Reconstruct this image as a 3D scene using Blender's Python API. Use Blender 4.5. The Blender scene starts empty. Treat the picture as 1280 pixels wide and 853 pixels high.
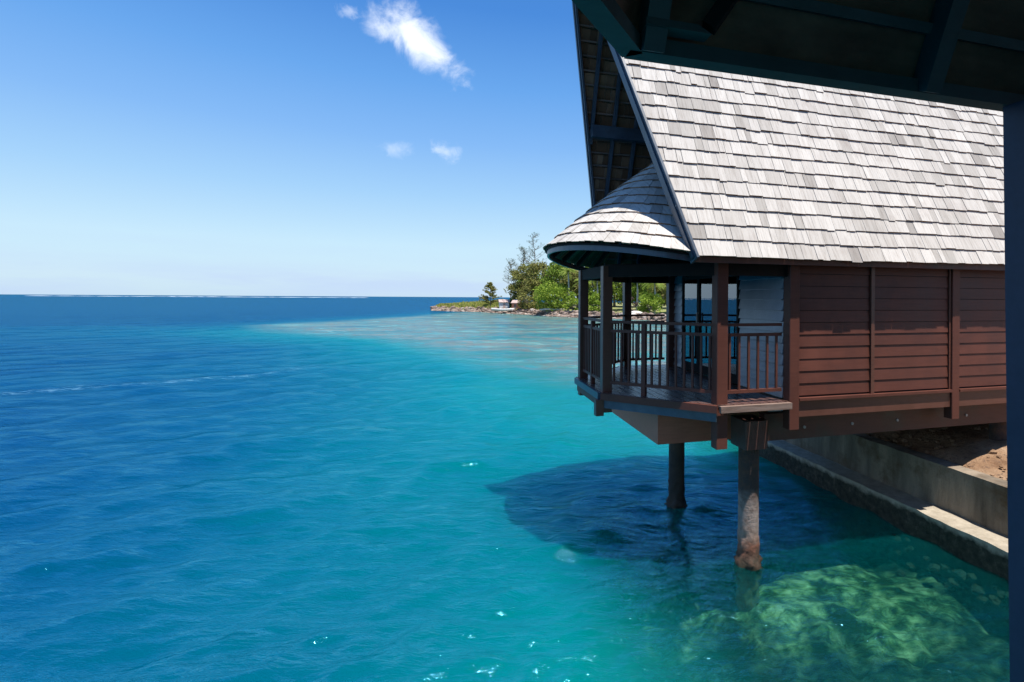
import bpy, math, random
import numpy as np
from mathutils import Vector, Matrix, noise
random.seed(7); R=random.Random(11)
sc=bpy.context.scene
COL=sc.collection
PXW,F=1280.0,659.0
PPX,PPY=756.0,372.6           # principal point of the photograph
EYE=3.82
TH=math.radians(16.3)
U=Vector((math.cos(TH),math.sin(TH),0)); V=Vector((-math.sin(TH),math.cos(TH),0))
C0=Vector((1.56,7.14,2.40))   # near corner post of the veranda, deck level

# ---------------------------------------------------------------- materials
def newmat(name):
    m=bpy.data.materials.new(name); m.use_nodes=True
    nt=m.node_tree; nt.nodes.clear()
    return m,nt,nt.nodes,nt.links
def N(nt,t,**k):
    n=nt.nodes.new(t)
    for a,b in k.items():
        if a.startswith('i_'): n.inputs[a[2:].replace('_',' ')].default_value=b
        else: setattr(n,a,b)
    return n
def ramp(nt,fac,stops,interp='LINEAR'):
    r=nt.nodes.new('ShaderNodeValToRGB'); r.color_ramp.interpolation=interp
    e=r.color_ramp.elements
    while len(e)<len(stops): e.new(0.5)
    for q,(p,c) in zip(e,stops):
        q.position=p; q.color=(c[0],c[1],c[2],1) if len(c)==3 else c
    nt.links.new(fac,r.inputs[0]); return r.outputs[0]
def noisetex(nt,scale,detail=4,rough=.55,vec=None,scl=None,dist=0):
    n=nt.nodes.new('ShaderNodeTexNoise'); n.inputs['Scale'].default_value=scale
    n.inputs['Detail'].default_value=detail; n.inputs['Roughness'].default_value=rough
    n.inputs['Distortion'].default_value=dist
    if vec is not None:
        if scl is not None:
            mp=nt.nodes.new('ShaderNodeMapping'); mp.inputs['Scale'].default_value=scl
            nt.links.new(vec,mp.inputs[0]); vec=mp.outputs[0]
        nt.links.new(vec,n.inputs['Vector'])
    return n.outputs['Fac']
def mixc(nt,fac,a,b,mode='MIX'):
    m=nt.nodes.new('ShaderNodeMix'); m.data_type='RGBA'; m.blend_type=mode
    for s,v in ((0,fac),(6,a),(7,b)):
        if hasattr(v,'is_linked') or isinstance(v,bpy.types.NodeSocket): nt.links.new(v,m.inputs[s])
        elif s==0: m.inputs[0].default_value=v
        else: m.inputs[s].default_value=(v[0],v[1],v[2],1)
    return m.outputs[2]
def mth(nt,op,a,b=None,clamp=False):
    m=nt.nodes.new('ShaderNodeMath'); m.operation=op; m.use_clamp=clamp
    for i,v in enumerate((a,b)):
        if v is None: continue
        if isinstance(v,bpy.types.NodeSocket): nt.links.new(v,m.inputs[i])
        else: m.inputs[i].default_value=v
    return m.outputs[0]
def bumpn(nt,h,strength,dist):
    b=nt.nodes.new('ShaderNodeBump'); b.inputs['Strength'].default_value=strength; b.inputs['Distance'].default_value=dist
    nt.links.new(h,b.inputs['Height']); return b.outputs[0]
def principled(nt,col,rough,spec=.5,normal=None,metal=0):
    p=nt.nodes.new('ShaderNodeBsdfPrincipled'); o=nt.nodes.new('ShaderNodeOutputMaterial')
    nt.links.new(p.outputs[0],o.inputs[0])
    if isinstance(col,bpy.types.NodeSocket): nt.links.new(col,p.inputs['Base Color'])
    else: p.inputs['Base Color'].default_value=(*col,1)
    if isinstance(rough,bpy.types.NodeSocket): nt.links.new(rough,p.inputs['Roughness'])
    else: p.inputs['Roughness'].default_value=rough
    p.inputs['Specular IOR Level'].default_value=spec; p.inputs['Metallic'].default_value=metal
    if normal is not None: nt.links.new(normal,p.inputs['Normal'])
    return p
def simple(name,c1,c2,scale=3,rough=.5,bump=.15,bd=.01,spec=.5,stretch=(1,1,1),stain=None):
    m,nt,_,_=newmat(name)
    tc=nt.nodes.new('ShaderNodeTexCoord').outputs['Object']
    f=noisetex(nt,scale,6,.6,tc,stretch)
    col=ramp(nt,f,[(.3,c1),(.7,c2)])
    if stain:
        g=noisetex(nt,1.7,5,.65,tc)
        col=mixc(nt,ramp(nt,g,[(.52,(0,0,0)),(.68,(1,1,1))]),col,stain)
    rp=nt.nodes.new('ShaderNodeNewGeometry').outputs['Random Per Island']
    col=mixc(nt,1.0,col,ramp(nt,rp,[(0,(.82,.84,.86)),(.5,(1,1,1)),(1,(1.12,1.10,1.08))]),'MULTIPLY')
    gr=noisetex(nt,1,4,.6,tc,(3,40,40)); col=mixc(nt,.35,col,ramp(nt,gr,[(.35,(.75,.75,.75)),(.6,(1.08,1.08,1.08))]),'MULTIPLY')
    h=noisetex(nt,scale*5,5,.7,tc,stretch)
    rr=mth(nt,'ADD',mth(nt,'MULTIPLY',f,.25),rough-.12)
    principled(nt,col,rr,spec,bumpn(nt,h,bump,bd)); return m

M={}
M['brown']=simple('brown_paint',(.105,.037,.026),(.145,.050,.034),2.2,.5,.25,.004,.28,(1,1,.35),stain=(.10,.038,.028))
M['brown2']=simple('brown_frame_paint',(.10,.040,.027),(.145,.055,.037),3,.4,.25,.004,.5,(1,1,.4))
M['slate']=simple('slate_blue_trim_paint',(.045,.065,.095),(.085,.115,.15),3,.4,.3,.004,.6,(1,1,1),stain=(.05,.06,.07))
M['frontwall']=simple('grey_front_siding_paint',(.30,.34,.40),(.40,.44,.50),3,.35,.2,.004,.6)
M['greywood']=simple('weathered_edge_board',(.16,.10,.075),(.33,.24,.20),6,.7,.5,.006,.3,(.3,3,3))
M['deckwood']=simple('glossy_deck_stain',(.10,.05,.04),(.17,.09,.07),5,.28,.3,.003,.7,(4,.4,1))
M['beam']=simple('old_floor_beam_paint',(.085,.035,.025),(.14,.06,.045),3,.55,.4,.006,.4,(.5,1,1),stain=(.085,.06,.045))
M['girder']=simple('red_brown_girder_boards',(.42,.135,.085),(.50,.17,.11),3,.5,.3,.004,.3)
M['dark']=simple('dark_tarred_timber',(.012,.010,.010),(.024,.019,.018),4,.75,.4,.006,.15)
M['nearteal']=simple('dark_teal_rafter_paint',(.038,.055,.058),(.07,.095,.098),5,.55,.3,.003,.4,(1,1,1),stain=(.03,.04,.04))
M['neardark']=simple('dark_sheathing_boards',(.15,.07,.05),(.30,.16,.11),5,.8,.5,.004,.1,(1,4,1))
M['nearpost']=simple('navy_post_paint',(.022,.03,.06),(.035,.046,.085),4,.5,.2,.003,.4)
M['concrete']=simple('stained_concrete',(.085,.072,.055),(.30,.245,.185),1.3,.85,.9,.03,.2,(1,2.2,.35),stain=(.11,.075,.045))
def ledge_mat():
    m,nt,_,_=newmat('worn_ledge_concrete')
    tc=nt.nodes.new('ShaderNodeTexCoord').outputs['Object']
    sep=nt.nodes.new('ShaderNodeSeparateXYZ'); nt.links.new(tc,sep.inputs[0])
    f=noisetex(nt,4,6,.65,tc); z=mth(nt,'ADD',sep.outputs[2],mth(nt,'MULTIPLY',mth(nt,'SUBTRACT',f,.5),.25))
    t=mth(nt,'DIVIDE',mth(nt,'ADD',z,2.75),1.0,True)
    top=ramp(nt,noisetex(nt,6,6,.7,tc),[(.3,(.30,.255,.19)),(.7,(.50,.44,.35))])
    low=ramp(nt,noisetex(nt,9,7,.75,tc),[(.35,(.018,.022,.016)),(.55,(.06,.055,.04)),(.7,(.14,.115,.09))])
    col=mixc(nt,ramp(nt,t,[(.66,(0,0,0)),(.74,(1,1,1))]),low,top)
    principled(nt,col,.85,.25,bumpn(nt,noisetex(nt,14,6,.75,tc),.9,.03)); return m
M['ledge']=ledge_mat()
M['ledge_plain']=simple('worn_ledge_concrete',(.30,.26,.20),(.52,.45,.36),5,.85,.9,.02,.2,(1,1,1),stain=(.26,.21,.15))
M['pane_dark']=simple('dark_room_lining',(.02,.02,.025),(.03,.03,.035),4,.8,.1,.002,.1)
M['white']=simple('white_paint',(.7,.7,.68),(.82,.81,.8),4,.45,.2,.01)
M['pinkroof']=simple('faded_pink_roof',(.45,.33,.30),(.55,.42,.38),4,.7,.2,.01)
M['orange']=simple('orange_boards',(.5,.18,.09),(.62,.26,.14),4,.7,.2,.01)
M['log']=simple('bleached_log',(.5,.46,.4),(.7,.66,.6),3,.8,.4,.02)
M['bark']=simple('grey_bark',(.14,.11,.09),(.30,.26,.22),4,.9,.6,.03,.1,(1,1,.3))
M['palebark']=simple('pale_palm_bark',(.38,.35,.31),(.58,.54,.49),4,.9,.5,.02,.1,(1,1,3))
M['metal']=simple('galvanised_bolt',(.35,.35,.36),(.5,.5,.5),6,.4,.2,.002)

def shingle_mat():
    m,nt,_,_=newmat('weathered_cedar_shingles')
    geo=nt.nodes.new('ShaderNodeNewGeometry')
    tc=nt.nodes.new('ShaderNodeTexCoord').outputs['Object']
    rnd=geo.outputs['Random Per Island']
    base=ramp(nt,rnd,[(0,(.32,.295,.27)),(.06,(.43,.405,.37)),(.25,(.52,.49,.45)),(.6,(.565,.535,.495)),(1,(.63,.60,.555))])
    # weather streaks running down the grain, and larger blotches
    st=noisetex(nt,1,6,.7,tc,(38,3.2,3.2))
    base=mixc(nt,.75,base,ramp(nt,st,[(.28,(.42,.39,.375)),(.40,(.80,.78,.76)),(.54,(1,1,1)),(.8,(1.12,1.12,1.10))]),'MULTIPLY')
    bl=noisetex(nt,1.3,6,.65,tc)
    base=mixc(nt,ramp(nt,bl,[(.55,(0,0,0)),(.74,(.55,.55,.55))]),base,(.36,.31,.28))
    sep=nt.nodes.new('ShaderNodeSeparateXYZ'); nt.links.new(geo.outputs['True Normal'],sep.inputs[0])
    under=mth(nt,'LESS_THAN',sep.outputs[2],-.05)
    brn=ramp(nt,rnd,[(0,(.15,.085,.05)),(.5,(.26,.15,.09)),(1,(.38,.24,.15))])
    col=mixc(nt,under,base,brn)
    principled(nt,col,.85,.15,bumpn(nt,st,.5,.006)); return m
M['shingle']=shingle_mat()

def pile_mat():
    m,nt,_,_=newmat('weathered_concrete_pile')
    tc=nt.nodes.new('ShaderNodeTexCoord').outputs['Object']
    sep=nt.nodes.new('ShaderNodeSeparateXYZ'); nt.links.new(tc,sep.inputs[0])
    n1=noisetex(nt,5,6,.65,tc)
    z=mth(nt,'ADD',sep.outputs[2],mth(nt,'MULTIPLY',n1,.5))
    # local z=-2.4 is the water line: wet growth, rust band, pale grey concrete, much darker brown higher up
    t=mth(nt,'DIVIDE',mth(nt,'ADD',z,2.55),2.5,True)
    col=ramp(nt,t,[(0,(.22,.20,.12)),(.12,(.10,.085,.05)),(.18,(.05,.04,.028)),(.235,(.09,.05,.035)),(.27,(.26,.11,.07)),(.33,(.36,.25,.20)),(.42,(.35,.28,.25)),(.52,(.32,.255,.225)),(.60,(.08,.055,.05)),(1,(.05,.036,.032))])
    bl=noisetex(nt,9,6,.7,tc)
    col=mixc(nt,ramp(nt,bl,[(.46,(0,0,0)),(.66,(.8,.8,.8))]),col,(.13,.07,.045))
    principled(nt,col,.75,.3,bumpn(nt,noisetex(nt,22,5,.7,tc),.9,.02)); return m
M['pile']=pile_mat()
M['pile_shaded']=simple('shade_toned_pile',(.025,.02,.018),(.06,.045,.038),6,.6,.6,.01,.3,stain=(.09,.055,.035))  # darker copy of the pile colour, paints in the far pile's shade

def leaf_mat(name,cols,trans=.35):
    m,nt,_,_=newmat(name)
    geo=nt.nodes.new('ShaderNodeNewGeometry')
    tc=nt.nodes.new('ShaderNodeTexCoord').outputs['Object']
    a=ramp(nt,geo.outputs['Random Per Island'],[(i/(len(cols)-1),c) for i,c in enumerate(cols)])
    b=noisetex(nt,.5,3,.6,tc)
    a=mixc(nt,.6,a,ramp(nt,b,[(.35,(.7,.75,.6)),(.65,(1.25,1.2,1.1))]),'MULTIPLY')
    d=N(nt,'ShaderNodeBsdfDiffuse'); t=N(nt,'ShaderNodeBsdfTranslucent'); x=N(nt,'ShaderNodeMixShader')
    nt.links.new(a,d.inputs[0]); nt.links.new(a,t.inputs[0]); x.inputs[0].default_value=trans
    nt.links.new(d.outputs[0],x.inputs[1]); nt.links.new(t.outputs[0],x.inputs[2])
    o=N(nt,'ShaderNodeOutputMaterial'); nt.links.new(x.outputs[0],o.inputs[0]); return m
M['leaf_olive']=leaf_mat('olive_foliage',[(.14,.15,.05),(.24,.25,.08),(.36,.35,.12),(.22,.19,.09)])
M['leaf_green']=leaf_mat('mid_green_foliage',[(.11,.17,.035),(.20,.29,.05),(.32,.41,.09)])
M['leaf_bright']=leaf_mat('bright_green_foliage',[(.14,.23,.035),(.27,.38,.055),(.40,.48,.10)])
M['leaf_dark']=leaf_mat('dark_needle_foliage',[(.05,.08,.04),(.09,.13,.065),(.14,.18,.09)])
M['leaf_palm']=leaf_mat('palm_foliage',[(.16,.25,.05),(.27,.36,.08),(.42,.44,.14)])
M['leaf_purple']=leaf_mat('purple_foliage',[(.12,.07,.09),(.20,.12,.15),(.14,.16,.07)])
M['grass']=leaf_mat('dry_grass',[(.26,.30,.06),(.40,.42,.11),(.52,.47,.17),(.30,.36,.09)],.2)

def dirt_mat():
    m,nt,_,_=newmat('reddish_dirt')
    tc=nt.nodes.new('ShaderNodeTexCoord').outputs['Object']
    a=noisetex(nt,2.2,8,.7,tc); b=noisetex(nt,14,6,.75,tc)
    col=ramp(nt,a,[(.3,(.17,.09,.05)),(.5,(.36,.22,.13)),(.7,(.50,.34,.22))])
    col=mixc(nt,ramp(nt,b,[(.55,(0,0,0)),(.63,(1,1,1))]),col,(.20,.13,.09))
    principled(nt,col,.95,.1,bumpn(nt,b,1,.06)); return m
M['dirt']=dirt_mat()
def land_mat():
    m,nt,_,_=newmat('spit_soil')
    tc=nt.nodes.new('ShaderNodeTexCoord').outputs['Object']
    a=noisetex(nt,.25,6,.65,tc)
    col=ramp(nt,a,[(.35,(.34,.29,.19)),(.5,(.20,.23,.08)),(.7,(.33,.33,.11))])
    principled(nt,col,.95,.1,bumpn(nt,noisetex(nt,3,5,.7,tc),.8,.2)); return m
M['land']=land_mat()
def rock_mat():
    m,nt,_,_=newmat('brown_shore_rock')
    geo=nt.nodes.new('ShaderNodeNewGeometry'); tc=nt.nodes.new('ShaderNodeTexCoord').outputs['Object']
    col=ramp(nt,geo.outputs['Random Per Island'],[(0,(.10,.075,.06)),(.4,(.20,.145,.115)),(.8,(.30,.23,.19)),(1,(.44,.38,.33))])
    principled(nt,col,.9,.2,bumpn(nt,noisetex(nt,4,6,.7,tc),1,.1)); return m
M['rock']=rock_mat()
def foam_mat():
    m,nt,_,_=newmat('breaking_wave_foam')
    principled(nt,(.8,.84,.87),.8,.2); return m
M['foam']=foam_mat()
M['wetrock']=simple('wet_algae_rock',(.015,.018,.012),(.07,.055,.04),6,.6,.8,.03,.4)
def glass_mat():
    m,nt,_,_=newmat('window_glass')
    f=N(nt,'ShaderNodeFresnel'); f.inputs[0].default_value=1.7
    g=N(nt,'ShaderNodeBsdfGlossy'); g.inputs['Roughness'].default_value=.02; g.inputs[0].default_value=(.9,.95,1,1)
    t=N(nt,'ShaderNodeBsdfTransparent'); t.inputs[0].default_value=(.5,.56,.6,1)
    x=N(nt,'ShaderNodeMixShader'); o=N(nt,'ShaderNodeOutputMaterial')
    nt.links.new(mth(nt,'ADD',f.outputs[0],.12,True),x.inputs[0]); nt.links.new(t.outputs[0],x.inputs[1]); nt.links.new(g.outputs[0],x.inputs[2]); nt.links.new(x.outputs[0],o.inputs[0]); return m
M['glass']=glass_mat()

# ---------------------------------------------------------------- mesh helpers
class MB:
    def __init__(s): s.v=[]; s.f=[]
    def add(s,vs,fs):
        b=len(s.v); s.v+= [tuple(v) for v in vs]; s.f+=[tuple(b+i for i in f) for f in fs]
    def hexa(s,p):   # 8 points: bottom 4 ccw, top 4 ccw
        s.add(p,[(0,3,2,1),(4,5,6,7),(0,1,5,4),(1,2,6,5),(2,3,7,6),(3,0,4,7)])
    def box(s,x0,x1,y0,y1,z0,z1):
        s.hexa([(x0,y0,z0),(x1,y0,z0),(x1,y1,z0),(x0,y1,z0),(x0,y0,z1),(x1,y0,z1),(x1,y1,z1),(x0,y1,z1)])
    def cbox(s,x,y,w,d,z0,z1,rz=0,bev=.12):
        # column with chamfered corners
        c=min(w,d)*bev; hw,hd=w/2,d/2
        pr=[(-hw+c,-hd),(hw-c,-hd),(hw,-hd+c),(hw,hd-c),(hw-c,hd),(-hw+c,hd),(-hw,hd-c),(-hw,-hd+c)]
        cs,sn=math.cos(rz),math.sin(rz)
        pr=[(x+a*cs-b*sn,y+a*sn+b*cs) for a,b in pr]
        n=8; s.add([(a,b,z0) for a,b in pr]+[(a,b,z1) for a,b in pr],[tuple(range(n-1,-1,-1)),tuple(range(n,2*n))]+[(i,(i+1)%n,n+(i+1)%n,n+i) for i in range(n)])
    def bar(s,a,b,w,h,up=(0,0,1)):
        a=Vector(a); b=Vector(b); d=(b-a).normalized(); up=Vector(up)
        side=d.cross(up)
        if side.length<1e-4: side=d.cross(Vector((1,0,0)))
        side.normalize(); uu=side.cross(d).normalized()
        q=[(-w/2,-h/2),(w/2,-h/2),(w/2,h/2),(-w/2,h/2)]
        ps=[a+side*i+uu*j for i,j in q]+[b+side*i+uu*j for i,j in q]
        s.hexa(ps)
    def tube(s,pts,rad,n=8,cap=True):
        pts=[Vector(p) for p in pts]; base=len(s.v)
        for i,p in enumerate(pts):
            d=(pts[min(i+1,len(pts)-1)]-pts[max(i-1,0)]).normalized()
            x=d.cross(Vector((0,0,1)));
            if x.length<.05: x=d.cross(Vector((0,1,0)))
            x.normalize(); y=d.cross(x)
            r=rad[i] if isinstance(rad,(list,tuple)) else rad
            for k in range(n):
                a=2*math.pi*k/n; s.v.append(tuple(p+(x*math.cos(a)+y*math.sin(a))*r))
        for i in range(len(pts)-1):
            for k in range(n):
                s.f.append((base+i*n+k,base+i*n+(k+1)%n,base+(i+1)*n+(k+1)%n,base+(i+1)*n+k))
        if cap:
            s.f.append(tuple(base+k for k in range(n-1,-1,-1))); e=base+(len(pts)-1)*n; s.f.append(tuple(e+k for k in range(n)))
    def prism(s,poly,z0,z1):
        n=len(poly); s.add([(a,b,z0) for a,b in poly]+[(a,b,z1) for a,b in poly],[tuple(range(n-1,-1,-1)),tuple(range(n,2*n))]+[(i,(i+1)%n,n+(i+1)%n,n+i) for i in range(n)])
    def build(s,name,m,parent=None,smooth=False,**p):
        me=bpy.data.meshes.new(name); me.from_pydata(s.v,[],s.f); me.update()
        if smooth: me.polygons.foreach_set('use_smooth',[True]*len(me.polygons))
        me.materials.append(m); o=bpy.data.objects.new(name,me); COL.objects.link(o)
        if parent is not None: o.parent=parent
        for k,v in p.items(): o[k]=v
        return o
def thing(name,label,cat,loc=(0,0,0),rz=0,group=None):
    o=bpy.data.objects.new(name,None); COL.objects.link(o); o.location=loc; o.rotation_euler=(0,0,rz)
    o.empty_display_size=.3; o['label']=label; o['category']=cat
    if group: o['group']=group
    return o
def one(*fill):
    b=MB()
    for f in fill: f(b)
    return b
def at(px,d,z=None,py=None):
    """world point on the ray through photo column px at depth d (optionally height from row py)"""
    x=(px-PPX)/F*d
    if py is not None: z=EYE-(py-(368.1+.006*px))/F*d
    return Vector((x,d,z if z is not None else 0))

# ================================================================ THE BUNGALOW
# local frame: x along its long side wall, y across (away from the camera), z above its deck
house=thing('overwater_bungalow','brown stilted bungalow with a steep grey shingle roof and railed veranda over the lagoon','bungalow',C0,TH)
W=3.92; PC=(0,0);PB=(-1.237,1.237);PA=(-1.237,2.683);PE=(0,3.92);UD=1.03
ZE=1.97; VE=-.27; SL=2.5; RZ=ZE+SL*(W/2-VE); UEND=9.2
def prow(z): return -.49-.22*(z-ZE)
sl=math.sqrt(1+SL*SL); ey,ez=1/sl,SL/sl
EXPO=.235
def slope_shingles(side):
    b=MB(); rr=random.Random(3+side)
    n=int((RZ-ZE)/ez/EXPO)+1
    S=Vector((0,ey*side,ez)); Nn=Vector((0,-ez*side,ey))
    y0=VE if side>0 else W-VE
    for i in range(n):
        s0=i*EXPO-.02
        z=ZE+s0*ez
        if s0*ey>W/2-VE-.02: break
        u=prow(z)-.03+rr.uniform(-.02,.01)
        row=rr.uniform(-.004,.004); wav=rr.uniform(0,6)
        while u<UEND:
            w=rr.choice([.09,.12,.15,.17,.20,.24])*rr.uniform(.9,1.1)
            j=rr.uniform(-.009,.009)+row+.012*math.sin(u*1.3+wav)*.6
            if rr.random()<.035: j-=.022
            t=rr.uniform(.014,.022); L=min(.50,(RZ-z)/ez+.02); lift=.030+rr.uniform(0,.007)
            o=Vector((0,y0,ZE))
            g=.003+(.006 if rr.random()<.25 else 0)
            sk=rr.uniform(-.004,.004)
            def P(uu,s,h): return o+Vector((uu,0,0))+S*s+Nn*h
            a0,a1=u+g/2,u+w-g/2
            p=[P(a0,s0+j,lift),P(a1,s0+j+sk,lift),P(a1,s0+L,.002),P(a0,s0+L,.002),
               P(a0,s0+j,lift+t),P(a1,s0+j+sk,lift+t),P(a1,s0+L,.002+t*.5),P(a0,s0+L,.002+t*.5)]
            b.hexa(p if side>0 else [p[i] for i in (1,0,3,2,5,4,7,6)])
            u+=w
    return b
roof=slope_shingles(1).build('roof',M['shingle'],house)
far_roof=slope_shingles(-1).build('roof',M['shingle'],house)
b=MB()
b.bar((prow(RZ)-.03,W/2-.07,RZ+.0),(UEND,W/2-.07,RZ+.0),.2,.03,(0,-1,.5)); b.bar((prow(RZ)-.03,W/2+.07,RZ+.0),(UEND,W/2+.07,RZ+.0),.2,.03,(0,1,.5))
b.build('ridge_cap',M['shingle'],roof)
# sheathing of the slope over the rooms (behind the gable wall)
b=MB()
for side in (1,-1):
    y0=VE if side>0 else W-VE
    ym=W/2
    def q(u,s,h): return Vector((u,y0+side*ey*s,ZE+ez*s))+Vector((0,-ez*side,ey))*h
    Ls=(RZ-ZE)/ez-.05
    b.hexa([q(.7,.02,-.02),q(UEND-.05,.02,-.02),q(UEND-.05,Ls,-.02),q(.7,Ls,-.02),q(.7,.02,-.001),q(UEND-.05,.02,-.001),q(UEND-.05,Ls,-.001),q(.7,Ls,-.001)])
b.build('roof_sheathing',M['dark'],house)
# rafters and battens that show on the open gable overhang
for side in (1,-1):
    y0=VE if side>0 else W-VE
    def q(u,s,h): return Vector((u,y0+side*ey*s,ZE+ez*s))+Vector((0,-ez*side,ey))*h
    Ls=(RZ-ZE)/ez
    b=MB()
    k=0
    for i in range(1,int(Ls/EXPO)+1):
        s=i*EXPO+.05
        z=ZE+s*ez
        if z>RZ-.05: break
        b.bar(q(prow(z),s,-.022),q(.65,s,-.022),.028,.035,Vector((0,-ez*side,ey)))
    b.build('roof_battens',M['greywood'],house)
    # shingle-ply backing set between battens so that the sky does not leak through
    for u0 in (-1.45,-1.0,-.58,-.15,.28):
        zz0=ZE+.02 if u0>-.49 else ZE+(-.49-u0)/.22+.05
        s0=(zz0-ZE)/ez
        b=MB(); b.bar(q(u0,s0,-.085),q(u0,Ls-.04,-.085),.055,.085,Vector((0,-ez*side,ey)))
        b.build('rafter',M['slate'],house)
    b=MB()
    p0=q(prow(ZE)-.015,-.06,-.02); p1=q(prow(RZ)-.015,Ls,-.02)
    b.bar(p0,p1,.20,.035,Vector((1,0,0)))
    b.bar(p0+Vector((-.03,0,.03)),p1+Vector((-.03,0,.03)),.07,.03,Vector((1,0,0)))
    b.build('bargeboard',M['slate'],house)
# collar beam across the open gable
zc=4.50; yc=W-VE-(zc-ZE)/SL-.16
b=MB(); b.box(prow(zc)+.03,.655,yc-.06,yc+.06,zc-.11,zc+.11); b.build('purlin_beam',M['slate'],house)
# gable wall set back under the roof
b=MB()
pr=[(VE+.1,ZE-.02),(W-VE-.1,ZE-.02),(W/2,RZ-.15)]
b.add([(.66,y,z) for y,z in pr]+[(.72,y,z) for y,z in pr],[(0,1,2),(5,4,3),(0,3,4,1),(1,4,5,2),(2,5,3,0)])
b.build('gable_wall',M['dark'],house)
b=MB(); b.add([(UEND-.16,y,z) for y,z in pr]+[(UEND-.1,y,z) for y,z in pr],[(0,1,2),(5,4,3),(0,3,4,1),(1,4,5,2),(2,5,3,0)])
b.build('gable_wall',M['brown'],house)

# rounded skirt roof over the veranda
CU,CV=-.49,W/2; AX,AY=.15,W/2
def eave(t,off=0):
    x=CU-(1.52+off)*math.cos(t); y=CV+(2.19+off)*math.sin(t)
    z=1.985+.235*max(0,math.cos(t))**1.2
    return x,y,z
HC=1.95
def cone(t,s,h=0):
    x,y,z=eave(t); g=1.14*s-.14*s*s
    x=x+(AX-x)*s; y=y+(AY-y)*s; z=z+(ZE+HC-z)*g
    # outward normal, approximate
    nx,ny=-(math.cos(t)),math.sin(t)*.75
    l=math.hypot(nx,ny); return Vector((x+nx/l*h*.66,y+ny/l*h*.66,z+h*.75))
b=MB(); rr=random.Random(5)
rows=12
for i in range(rows):
    s0=i/rows*.985; s1=min(1,s0+2.15/rows)
    t=-math.pi/2
    while t<math.pi/2-.004:
        rad=2.0*(1-s0)+.03
        w=rr.choice([.10,.13,.16,.20,.23])*rr.uniform(.9,1.1)/rad
        t1=min(t+w,math.pi/2)
        g=.002/rad; j=rr.uniform(-.004,.004)+.003*math.sin(t*5+i); th=rr.uniform(.014,.022); lf=.032+rr.uniform(0,.008)
        if t1-t>g*2.5:
            p=[cone(t+g,s0+j,lf),cone(t1-g,s0+j,lf),cone(t1-g,s1,.0),cone(t+g,s1,.0),cone(t+g,s0+j,lf+th),cone(t1-g,s0+j,lf+th),cone(t1-g,s1,th*.5),cone(t+g,s1,th*.5)]
            b.hexa([p[k] for k in (1,0,3,2,5,4,7,6)])
        t=t1
skirt=b.build('skirt_roof',M['shingle'],house)
# fascia following the eave
def strip(fn,n,t0,t1,th,z0,z1):
    b=MB(); vs=[]
    for i in range(n+1):
        t=t0+(t1-t0)*i/n
        x,y,z=fn(t,0); x2,y2,_=fn(t,-th)
        vs+=[(x,y,z+z0),(x2,y2,z+z0),(x2,y2,z+z1),(x,y,z+z1)]
    fs=[]
    for i in range(n):
        a=4*i
        for k in range(4): fs.append((a+k,a+4+k,a+4+(k+1)%4,a+(k+1)%4))
    fs.append((0,1,2,3)); e=4*n; fs.append((e+3,e+2,e+1,e))
    b.add(vs,fs); return b
strip(lambda t,o:eave(t,o-.035),40,-math.pi/2,math.pi/2,.035,-.085,.010).build('fascia',M['slate'],skirt)
strip(lambda t,o:eave(t,o-.015),40,-math.pi/2,math.pi/2,.018,-.012,.016).build('drip_edge',M['dark'],skirt)
for k in range(11):
    t=-math.pi/2+.12+(math.pi-.24)*k/10
    b=MB(); b.bar(cone(t,.02,-.045),cone(t,.93,-.045),.05,.08,(0,0,1)); b.build('skirt_rafter',M['dark'],skirt)
# eave fascia on the long side
b=MB(); b.box(-.50,UEND,VE+.01,VE+.045,ZE-.085,ZE+.015); b.build('fascia',M['beam'],house)
b=MB(); b.box(-.45,UEND,W-VE-.045,W-VE-.01,ZE-.085,ZE+.015); b.build('fascia',M['beam'],house)
b=MB(); b.box(.3,UEND-.1,VE+.05,-.03,ZE-.03,ZE-.012); b.box(.3,UEND-.1,W-.12,W-VE-.05,ZE-.03,ZE-.012); b.build('soffit',M['dark'],house)

# header ring beam and veranda ceiling
ring=[(UD,0),PC,PB,PA,PE,(UD,W)]
b=MB()
for (x0,y0),(x1,y1) in zip(ring[:-1],ring[1:]): b.bar((x0,y0,1.82),(x1,y1,1.82),.10,.17)
b.build('header_beam',M['dark'],house)
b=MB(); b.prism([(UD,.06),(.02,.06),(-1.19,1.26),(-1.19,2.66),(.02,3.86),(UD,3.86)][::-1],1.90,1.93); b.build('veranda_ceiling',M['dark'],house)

# posts
def post(x,y,w,z0,z1,m='brown2',rz=0):
    b=MB(); b.cbox(x,y,w,w,z0,z1,rz,.05); return b.build('post',M[m],house)
post(0,0,.165,-.60,1.90,'brown')
post(PB[0],PB[1],.15,-.30,1.90,'brown2',math.radians(0))
post(PA[0],PA[1],.15,-.30,1.90,'brown2')
post(PE[0],PE[1],.15,-.45,1.90,'brown2')
post(UD+.075,-.03,.16,-.40,1.90,'brown')
post(4.02,-.03,.15,-.42,1.90,'brown')
post(7.0,-.03,.15,-.42,1.90,'brown')
post(UEND-.25,-.03,.15,-.42,1.90,'brown')
post(UD-.05,W,.15,-.42,1.90,'brown2')
post(4.02,W+.03,.15,-.42,1.90,'brown'); post(UEND-.25,W+.03,.15,-.42,1.90,'brown')

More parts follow.
